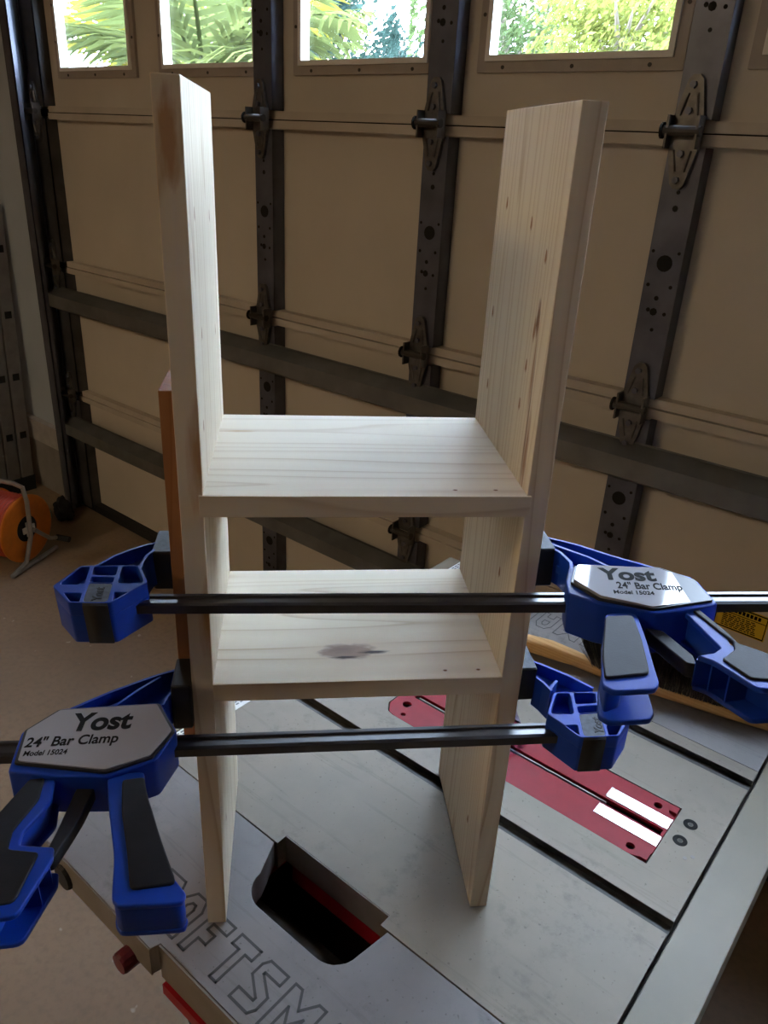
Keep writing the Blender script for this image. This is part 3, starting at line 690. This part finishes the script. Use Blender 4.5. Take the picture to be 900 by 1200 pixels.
# ------------------------------------------------------------------ bar clamps (local frame: x along bar, y into the throat, z off the label face)
def clamp_frame(A, B):
    A = Vector(A); B = Vector(B); e1 = (B-A).normalized(); e2 = Vector((0, 0, 1)).cross(e1).normalized(); e3 = e1.cross(e2)
    M = Matrix.Identity(4)
    for i in range(3): M[i][0] = e1[i]; M[i][1] = e2[i]; M[i][2] = e3[i]
    M.translation = A; return M_SH @ M
def polyline_wall(pts, th, h0, h1, mb):
    pts = [Vector((p[0]/1000, p[1]/1000, 0)) for p in pts]; n = len(pts); L = []; Rr = []
    for i, p in enumerate(pts):
        d = (pts[min(i+1, n-1)]-pts[max(i-1, 0)]).normalized(); nn = Vector((-d.y, d.x, 0))*(th/2000)
        L.append(p+nn); Rr.append(p-nn)
    vs = [(p.x, p.y, h) for h in (h0, h1) for p in L+Rr]; N2 = 2*n
    fs = []
    for i in range(n-1):
        fs += [(i, i+1, n+i+1, n+i), (N2+i, N2+n+i, N2+n+i+1, N2+i+1), (i, N2+i, N2+i+1, i+1), (n+i, n+i+1, N2+n+i+1, N2+n+i)]
    fs += [(0, n, N2+n, N2), (n-1, N2+n-1, N2+2*n-1, 2*n-1)]
    mb.add(vs, fs)
def bar_part(root, x0, x1):
    prof = [(-7, -4.2), (11, -4.2), (11, 4.2), (7.5, 4.2), (6.2, 2.6), (3.6, 2.6), (2.4, 3.9), (-3.5, 4.2), (-7, 3.4)]
    n = len(prof); m = MB()
    m.add([(x/1000, a/1000, b_/1000) for x in (x0, x1) for a, b_ in prof], [(j, (j+1) % n, (j+1) % n+n, j+n) for j in range(n)]+[tuple(range(n)), tuple(range(2*n-1, n-1, -1))])
    m.build('bar', MAT['bar'], root)
def pad(root, x0, x1, y0, y1, h0, h1, topmat):
    p = MB().box((x0/1000, y0/1000, h0/1000), (x1/1000, y1/1000, h1/1000)).build('pad', MAT['padblack'], root, bevel=.0022)
    if topmat: MB().box((x0/1000+.0012, y0/1000+.0016, h1/1000-.0002), (x1/1000-.0012, y1/1000-.0016, h1/1000+.0003)).build('pad_face', MAT['padtop'], p)
def flush_pad(root, a, b):
    """a swivelled pad lying flat on a board: box given in the shelf unit's frame"""
    Mi = root.matrix_basis.inverted() @ M_SH
    p = MB().box(a, b).build('pad', MAT['padblack'], root, bevel=.0022); p.data.transform(Mi)
    MB().box((a[0]+.0012, a[1]+.0016, b[2]-.0002), (b[0]-.0012, b[1]-.0016, b[2]+.0003)).build('pad_face', MAT['padtop'], p).data.transform(Mi)
def arm(root, outer, inner, extra, web):
    prism('arm', web, -.004, .004, MAT['blue'], root, bevel=.0004)
    m = MB()
    polyline_wall(outer, 2.6, -.016, .017, m); polyline_wall(inner, 2.6, -.016, .017, m)
    for e in extra: polyline_wall(e, 2.4, -.016, .016, m)
    m.build('arm_flange', MAT['blue'], root)
def fixed_jaw(root, ox, sx):
    """octagonal end jaw with pockets; measured on the clamp with x = ox + sx*local"""
    P = lambda pts: [(ox+sx*a, b_) for a, b_ in pts]
    out = [(-74.5, 0), (-52, -26), (-18, -26.5), (2.4, 6), (-13, 35), (-64, 34)]
    holes = [[(-70, 2), (-49.5, 2.5), (-55, 32), (-62.5, 31.5)], [(-51.5, 32), (-48, 18), (-28, 17), (-31, 33)], [(-27.5, 33), (-22, 4), (-.5, 5), (-14.3, 33)],
             [(-47.5, 15), (-46.2, 6), (-26.5, 5), (-28, 14)], [(-61.5, -10.5), (-46, -11.5), (-43.5, -24.5), (-50.5, -24.5)], [(-20.4, -10), (-8.5, -10.5), (-17, -24.5)],
             [(-46, 5), (-26.3, 4), (-21, -25.0), (-40.5, -25)]]
    holes = [P(smooth_poly(h, .15)) for h in holes]
    j = prism('fixed_jaw', P(out), .006, .019, MAT['blue'], root, holes=holes, bevel=.0007, rnd=.06)
    prism('jaw_core', P([(-74.45, 0), (-51.95, -25.95), (-18.05, -26.45), (2.35, 6), (-13.05, 34.95), (-63.95, 33.95)]), -.019, .0065, MAT['blue'], j, bevel=.0007, rnd=.06)
    prism('jaw_plate', P([(-46, 4.6), (-26.5, 3.8), (-20.4, -26.6), (-40.5, -26.6)]), .008, .0185, MAT['padtop'], j, bevel=.0004)['label'] = 'dark grey centre plate with raised lettering'
    prism('jaw_strap', P([(-40.6, -24), (-20.3, -24), (-20.3, -27.4), (-40.6, -27.4)]), -.0192, .0165, MAT['padblack'], j, bevel=.0004)
    # raised maker's name on the plate, running along the plate
    a = math.radians(-78 if sx > 0 else 78-180)
    Mt = Matrix.Translation(((ox+sx*-36.5)/1000, 1.5/1000, .0186)) @ Matrix.Rotation(math.radians(100) if sx > 0 else math.radians(-100), 4, 'Z')
    if sx > 0: Mt = Matrix.Translation(((ox+sx*-27)/1000, -22/1000, .0186)) @ Matrix.Rotation(math.radians(100), 4, 'Z')
    else: Mt = Matrix.Translation(((ox+sx*-40)/1000, -22/1000, .0186)) @ Matrix.Rotation(math.radians(80), 4, 'Z')
    me = text_mesh('plate_lettering', 'Yost', .011, .0003, .0003, .2, .021, Mt); link('plate_lettering', me, MAT['rubber'], j)
    return j
def label_text(root, items):
    off = root.matrix_basis.translation
    for (s, x, y, size, wd, rot, heavy) in items:
        M = Matrix.Translation((x/1000-off.x, y/1000-off.y, .0217-off.z)) @ Matrix.Rotation(math.radians(rot), 4, 'Z')
        link('lettering', text_mesh('lettering', s, size/1000, .0001, heavy, .10, wd/1000, M), MAT['ink'], root)
def handle(root, body, labelp, trig, trigr, grip, gripr, lever, ribs, core):
    hb = prism('handle_body', body, -.019, .0185, MAT['blue'], root, bevel=.0015, rnd=.08)
    cx = sum(p[0] for p in labelp)/len(labelp); cy_ = sum(p[1] for p in labelp)/len(labelp)
    rim = [(cx+(x-cx)*1.045, cy_+(y-cy_)*1.06) for x, y in labelp]
    prism('label_rim', rim, .017, .0205, MAT['labelrim'], hb, bevel=.0006, rnd=.05)
    lp = prism('label', labelp, .018, .0216, MAT['label'], hb, bevel=.0003, rnd=.04); lp['label'] = 'silver label with black printing'
    tg = prism('trigger', trig, .0105, .0150, MAT['blue'], root, bevel=.0012, rnd=.2)
    prism('trigger_side', trig, -.0150, -.0105, MAT['blue'], tg, bevel=.0012, rnd=.2)
    prism('trigger_core', core[0], -.0115, .0115, MAT['blue'], tg, bevel=.0006, rnd=.2)
    prism('rubber_inlay', trigr, .0130, .0170, MAT['rubber'], tg, bevel=.0012, rnd=.15)
    gr = prism('pistol_grip', grip, .0105, .0150, MAT['blue'], root, bevel=.0012, rnd=.12)
    prism('grip_side', grip, -.0150, -.0105, MAT['blue'], gr, bevel=.0012, rnd=.12)
    prism('grip_core', core[1], -.0115, .0115, MAT['blue'], gr, bevel=.0006, rnd=.12)
    prism('rubber_inlay', gripr, .0130, .0165, MAT['rubber'], gr, bevel=.0012, rnd=.12)
    m = MB()
    for r_ in ribs: polyline_wall(r_, 1.6, -.0115, .0115, m)
    m.build('grip_ribs', MAT['blue'], gr)
    prism('release_lever', lever, -.006, .006, MAT['rubber'], root, bevel=.0012, rnd=.15)
    return lp

# --- upper clamp: fixed jaw on the left, handle on the right
ca = empty('bar_clamp', clamp_frame((-.05, -.011, .4070), (.30, -.053, .4285)))
tag(ca, 'blue bar clamp near the upper shelf, its handle beside the bench brush', 'clamp', 'bar clamps on the shelf unit')
bar_part(ca, -46, 600)
fixed_jaw(ca, 0, 1)
arm(ca, [(-52, 36), (-42, 55), (-30, 68), (-18, 77), (-11, 81)], [(-12, 33), (-13.5, 44), (-13, 56), (-9.5, 67)], [], [(-52, 35), (-42, 55), (-30, 68), (-18, 77), (-12, 80), (-10, 66), (-13, 56), (-12, 34)])
flush_pad(ca, (-.0550, .0515, .3840), (-.0348, .0960, .4230))
# right side sliding jaw + handle
flush_pad(ca, (.2861, .0090, .4080), (.3045, .0530, .4460))
arm(ca, [(452, 12), (424, 32), (396, 52), (372, 72), (346, 88)], [(356, 22), (359, 40), (354, 57), (346.5, 69)], [[(398, 24), (376, 52), (347, 78)]], [(452, 12), (424, 32), (396, 52), (372, 72), (347, 87), (347, 68), (359, 42), (356, 22), (400, 0)])
lab_u = [(360.8, 25.3), (428, 23), (450, 3.4), (453, -27), (405, -39), (368.5, -24.5), (352.6, .3)]
lp = handle(ca, [(355, 29), (431, 27), (455, 6), (458.5, -30), (446, -35), (405, -44), (366, -29), (346, -14), (347.5, 6)], lab_u,
    [(369, -38), (394, -37), (391, -75), (387, -107), (385, -124), (380, -131), (352, -133), (346, -126), (352, -100), (361, -76)],
    [(368, -44), (389.5, -43), (387, -75), (381, -116), (349, -121), (353, -98), (359, -76)],
    [(430, -32), (443, -33), (451, -70), (449.5, -80), (463, -86), (480, -105), (486, -128), (448, -131), (430, -100), (421, -93), (434, -90), (441, -84), (438, -70)],
    [(436.5, -34), (442.5, -34), (453, -68), (455, -80), (468, -90), (484, -108), (487, -123), (447, -122), (436, -99), (449, -88), (452, -78), (447, -66)],
    [(399, -44), (412, -48), (424, -80), (423, -92), (416, -90), (408, -70)],
    [[(430, -99), (448, -96)], [(437, -112), (456, -108)], [(421, -93), (436, -92)]],
    ([(369, -40), (380, -40), (376, -76), (368, -104), (362, -118), (350, -124), (353, -100), (361, -76)], [(434, -36), (443, -37), (450, -70), (450, -82), (463, -88), (478, -106), (484, -124), (462, -124), (446, -100), (441, -88), (444, -80), (441, -70)]))
lc = Vector((.4053, -.007, .0206)); lp.data.transform(Matrix.Translation(-lc))
lp.matrix_basis = Matrix.Translation(lc) @ Matrix.Rotation(math.radians(2.0), 4, 'Y')      # label tilted only to shift the window reflection across it
label_text(lp, [('Yost', 376, 1.5, 26, 45, -1, .0009), ('24" Bar Clamp', 385, -12.5, 14, 52, -1, .00028), ('Model 15024', 380, -21, 7.5, 32, -1, .00012)])

# --- lower clamp: handle on the left, fixed jaw on the right
cb = empty('bar_clamp', clamp_frame((-.05, -.055, .2925), (.30, -.055, .2925)))
tag(cb, 'blue bar clamp near the saw table, its pistol grip hanging past the left wing', 'clamp', 'bar clamps on the shelf unit')
bar_part(cb, -330, 395)
fixed_jaw(cb, 349.3, -1)
arm(cb, [(403, 42), (385, 62), (367, 78), (354, 88)], [(362, 40), (358, 52), (353, 62)], [[(362, 44), (372, 56)]], [(403, 42), (385, 62), (367, 78), (354, 88), (352, 64), (358, 52), (362, 40)])
pad(cb, 336.1, 353.5, 60, 100, -10, 27, True)
pad(cb, 13.5, 31.2, 46, 89.6, -20, 28, False)
arm(cb, [(-69, 34), (-40, 56), (-8, 76), (14.5, 87)], [(8, 36), (10, 47), (14.5, 56)], [[(-36, 34), (-16, 60), (0, 78)]], [(-69, 34), (-40, 56), (-8, 76), (14.5, 86), (14.5, 57), (10, 48), (6, 36)])
lab_l = [(-95.5, 3.3), (-75.6, 27.4), (4, 31.8), (21.2, -2.6), (8.3, -31.3), (-23.9, -45.3), (-92.3, -32.2)]
lp = handle(cb, [(-100.6, 4.4), (-78, 33), (6, 37.5), (25, -.4), (13.5, -34), (-21.7, -50), (-60, -48), (-97.6, -41)], lab_l,
    [(-23, -44), (5, -42), (9, -60), (24, -105), (41, -143), (51, -156), (49, -163), (8, -163), (3, -157), (-2, -123), (-15, -78)],
    [(-10, -52), (6.5, -50), (11, -66), (26, -106), (44, -149), (14, -152), (7, -123), (-4, -85)],
    [(-80, -44), (-62, -44), (-58, -68), (-70, -97), (-69, -109), (-45, -112), (-43, -122), (-54, -166), (-104, -168), (-104, -120), (-90, -78)],
    [(-80, -47), (-69, -46), (-67, -68), (-77, -97), (-75, -113), (-53, -117), (-58, -157), (-105, -159), (-105.5, -118), (-91, -77)],
    [(-46, -46), (-32, -46), (-36, -75), (-46, -114), (-54, -116), (-50, -90)],
    [[(-70, -125), (-46, -122)], [(-72, -140), (-49, -138)]],
    ([(-14, -46), (4.4, -44), (8.5, -60), (23.5, -105), (40.5, -143), (50, -156), (48, -162.4), (9, -162.4), (4, -157), (1, -123), (-8, -85)], [(-79, -46), (-66, -46), (-64, -68), (-74, -97), (-73, -112), (-66, -116), (-70, -160), (-103, -162), (-103, -120), (-89, -78)]))
label_text(lp, [('Yost', -61.5, .5, 30, 49, 1.5, .0010), ('24" Bar Clamp', -92, -17.5, 15.5, 72, 2, .0003), ('Model 15024', -90, -27.5, 8, 33, 1.5, .00013)])

# ------------------------------------------------------------------ bench brush lying on the right wing
br = empty('bench_brush', Matrix.Translation((.16, .66, ZT))); tag(br, 'wooden bench brush with grey black bristles lying on the saw table', 'brush')
def bk(mb, nm, mt, **kw):
    o = mb.build(nm, mt, None, **kw); o.parent = br; o.matrix_parent_inverse = br.matrix_basis.inverted(); return o
BM = Matrix.Translation((0, .660, ZT)) @ Matrix.Rotation(math.radians(12.5), 4, 'Z')
sect = [(-.035, .008, .018, .016), (-.025, .012, .025, .016), (.02, .0135, .027, .017), (.06, .012, .022, .015), (.085, .012, .019, .0115), (.11, .014, .018, .0095), (.15, .016, .018, .0092), (.30, .016, .018, .0092), (.36, .015, .017, .0092), (.375, .010, .014, .0092)]
m = MB(); n = 14
for (x, ry, rz, zc) in sect:
    for j in range(n):
        a = 2*math.pi*j/n; ca_, sa_ = math.cos(a), math.sin(a)
        q_ = .6
        yy = ry*math.copysign(abs(ca_)**q_, ca_); zz = rz*.5*math.copysign(abs(sa_)**q_, sa_)
        m.v.append(tuple(BM @ Vector((x, .012+yy, zc+zz))))
for i in range(len(sect)-1):
    for j in range(n):
        a = i*n+j; b_ = i*n+(j+1) % n; m.f.append((a, b_, b_+n, a+n))
m.f.append(tuple(range(n-1, -1, -1))); m.f.append(tuple((len(sect)-1)*n+j for j in range(n)))
bk(m, 'wooden_handle', MAT['handlewood'], smooth=True)
rg = random.Random(9); fb = MB(); ft = MB()
for k in range(6500):
    x = rg.uniform(.095, .368); y0 = rg.uniform(-.012, .013)
    p = Vector((x, .012+y0, .015)); L = rg.uniform(.056, .072)
    d = Vector((rg.gauss(0, .10)-.55*max(0, (.125-x)/.03)+.4*max(0, (x-.345)/.025), rg.gauss(.22, .12)+y0*12, 1)).normalized()
    e = p+d*L; mid = p.lerp(e, .55)+Vector((0, -.002, 0))
    sd = Vector((.00045, 0, 0))
    (ft if rg.random() < .22 else fb).add([BM @ q for q in (p-sd, p+sd, mid+sd, e, mid-sd)], [(0, 1, 2, 3, 4)])
o = bk(fb, 'bristles', MAT['bristle']); o['kind'] = 'stuff'
o = bk(ft, 'pale_bristles', MAT['bristle2']); o['kind'] = 'stuff'

# ------------------------------------------------------------------ things by the far wall
# cable reel
rc = Vector((-2.29, .875, 0))
ang_r = math.atan2(.36, .92)
MR = Matrix.Translation((rc.x, rc.y, .152)) @ Matrix.Rotation(ang_r, 4, 'Z') @ Matrix.Rotation(math.radians(90), 4, 'Y')
reel = empty('cable_reel', Matrix.Translation((rc.x, rc.y, 0))); tag(reel, 'orange cable reel with red cord on a bent steel tube stand', 'cable reel')
def rk(mb, nm, mt, M=MR, smooth=False):
    mb.v = [tuple(M @ Vector(p)) for p in mb.v]; o = mb.build(nm, mt, None, smooth=smooth); o.parent = reel; o.matrix_parent_inverse = reel.matrix_basis.inverted(); return o
for z in (.0, -.16):
    rk(lathe([(.050, z), (.128, z), (.135, z+.004), (.135, z+.010), (.128, z+.013), (.055, z+.013), (.050, z+.009), (.050, z)], 40), 'flange', MAT['orange'])
cord = MB()
for layer in range(9):
    zz = -.150+layer*.0165; cord_pts = [(.118*math.cos(a), .118*math.sin(a), zz+.0165*k/24) for k, a in enumerate([2*math.pi*i/24 for i in range(25)])]
    cord.tube(cord_pts, .009, 6)
rk(cord, 'cord_winding', MAT['redcord'])
rk(lathe([(0, .002), (.052, .002), (.052, .010), (.040, .016), (0, .016)], 24), 'hub', MAT['blackfab'])
rk(MB().box((-.03, -.012, .014), (.03, .012, .022)).box((-.012, -.03, .014), (.012, .03, .022)), 'hub_plate', MAT['white'])
rk(MB().tube([(0, 0, -.2), (0, 0, .03), (0, 0, .055)], .009, 10).tube([(0, 0, .05), (.06, .06, .06), (.075, .10, .06)], .008, 8), 'crank', MAT['tube'])
rk(MB().tube([(.075, .10, .055), (.078, .108, .11)], .012, 10), 'crank_knob', MAT['blackfab'])
rk(MB().tube([(.142, .13, .02), (.142, -.13, .03), (.12, -.05, .03), (.02, -.01, .034), (-.12, .0, .03), (-.175, .0, .02), (-.185, .0, -.02), (-.185, .0, -.16), (-.17, 0, -.19), (-.1, 0, -.195), (.12, -.04, -.195), (.142, -.13, -.195), (.142, .13, -.195)], .009, 8), 'tube_frame', MAT['tube'])
# folded ladder against the grey wall
lad = empty('folding_ladder', Matrix.Translation((-3.02, DY-.1, 0))); tag(lad, 'folded aluminium multi position ladder leaning on the grey wall', 'ladder')

def lk(mb, nm, mt, par=None, **kw):
    o = mb.build(nm, mt, None, **kw); o.parent = par or lad
    if par is None: o.matrix_parent_inverse = lad.matrix_basis.inverted()
    return o
LEAN = Matrix.Identity(4); LEAN[1][2] = .030
for k in range(4):
    yb = 1.222 - k*.064
    rl_ = MB().box((-2.985, yb-.030, .06), (-2.95, yb+.030, 1.27), LEAN)
    far = MB().box((-3.36, yb-.030, .06), (-3.325, yb+.030, 1.27), LEAN); rl_.add(far.v, far.f)
    ro = lk(rl_, 'rail', MAT['alum'], bevel=.006)
    for xf in (-2.99, -3.365): lk(MB().box((xf, yb-.031, .0), (xf+.045, yb+.031, .07), LEAN), 'foot', MAT['blackfab'])
    for z in (.275, .546, .82, 1.094):
        lk(MB().box((-3.33, yb-.013, z-.013), (-2.98, yb+.013, z+.013), LEAN), 'rung', MAT['alum'])
        lk(MB().box((-2.951, yb-.014, z-.015), (-2.9465, yb+.014, z+.015), LEAN), 'rung_cap', MAT['blackfab'], ro)
# lime green tub, teal lid and black bags on the floor by the ladder
tub = lathe([(0, 0), (.085, 0), (.112, .16), (.120, .165), (.124, .178), (.116, .182), (.108, .17), (.082, .006), (0, .006)], 32)
tb = tub.build('tub', MAT['lime'], None, smooth=True); tb.matrix_world = Matrix.Translation((-2.74, .80, .0))
tag(tb, 'lime green plastic tub behind the orange cable reel', 'tub')
ld = lathe([(0, 0), (.115, 0), (.125, .008), (.125, .022), (.115, .03), (0, .034)], 30).build('lid', MAT['teal'], None, smooth=True)
ld.matrix_world = Matrix.Translation((-2.66, 1.03, .0)) @ Matrix.Rotation(.0, 4, 'X'); tag(ld, 'flat round teal plastic lid beside the lime green tub', 'lid')
def bag(loc, sx, sy, sz, seed, label):
    rg = random.Random(seed); me = bpy.data.meshes.new('bag'); bm = bmesh.new(); bmesh.ops.create_icosphere(bm, subdivisions=4, radius=1)
    from mathutils import noise as mn
    for v in bm.verts:
        d = v.co.normalized(); r = 1 + .35*mn.noise(d*2.2+Vector((seed, 0, 0))) + .12*mn.noise(d*6+Vector((0, seed, 0)))
        c = d*r; c.z = max(c.z, -.72); v.co = (c.x*sx, c.y*sy, (c.z+.72)*sz)
    bm.to_mesh(me); bm.free()
    for p in me.polygons: p.use_smooth = True
    o = link('bag', me, MAT['blackfab']); o.location = loc; tag(o, label, 'bag')
bag((-2.86, 1.0, 0), .07, .07, .05, 2.0, 'crumpled black bag on the floor at the foot of the ladder')
bag((-2.56, 1.175, 0), .05, .035, .055, 5.0, 'small crumpled black bag beside the door track')
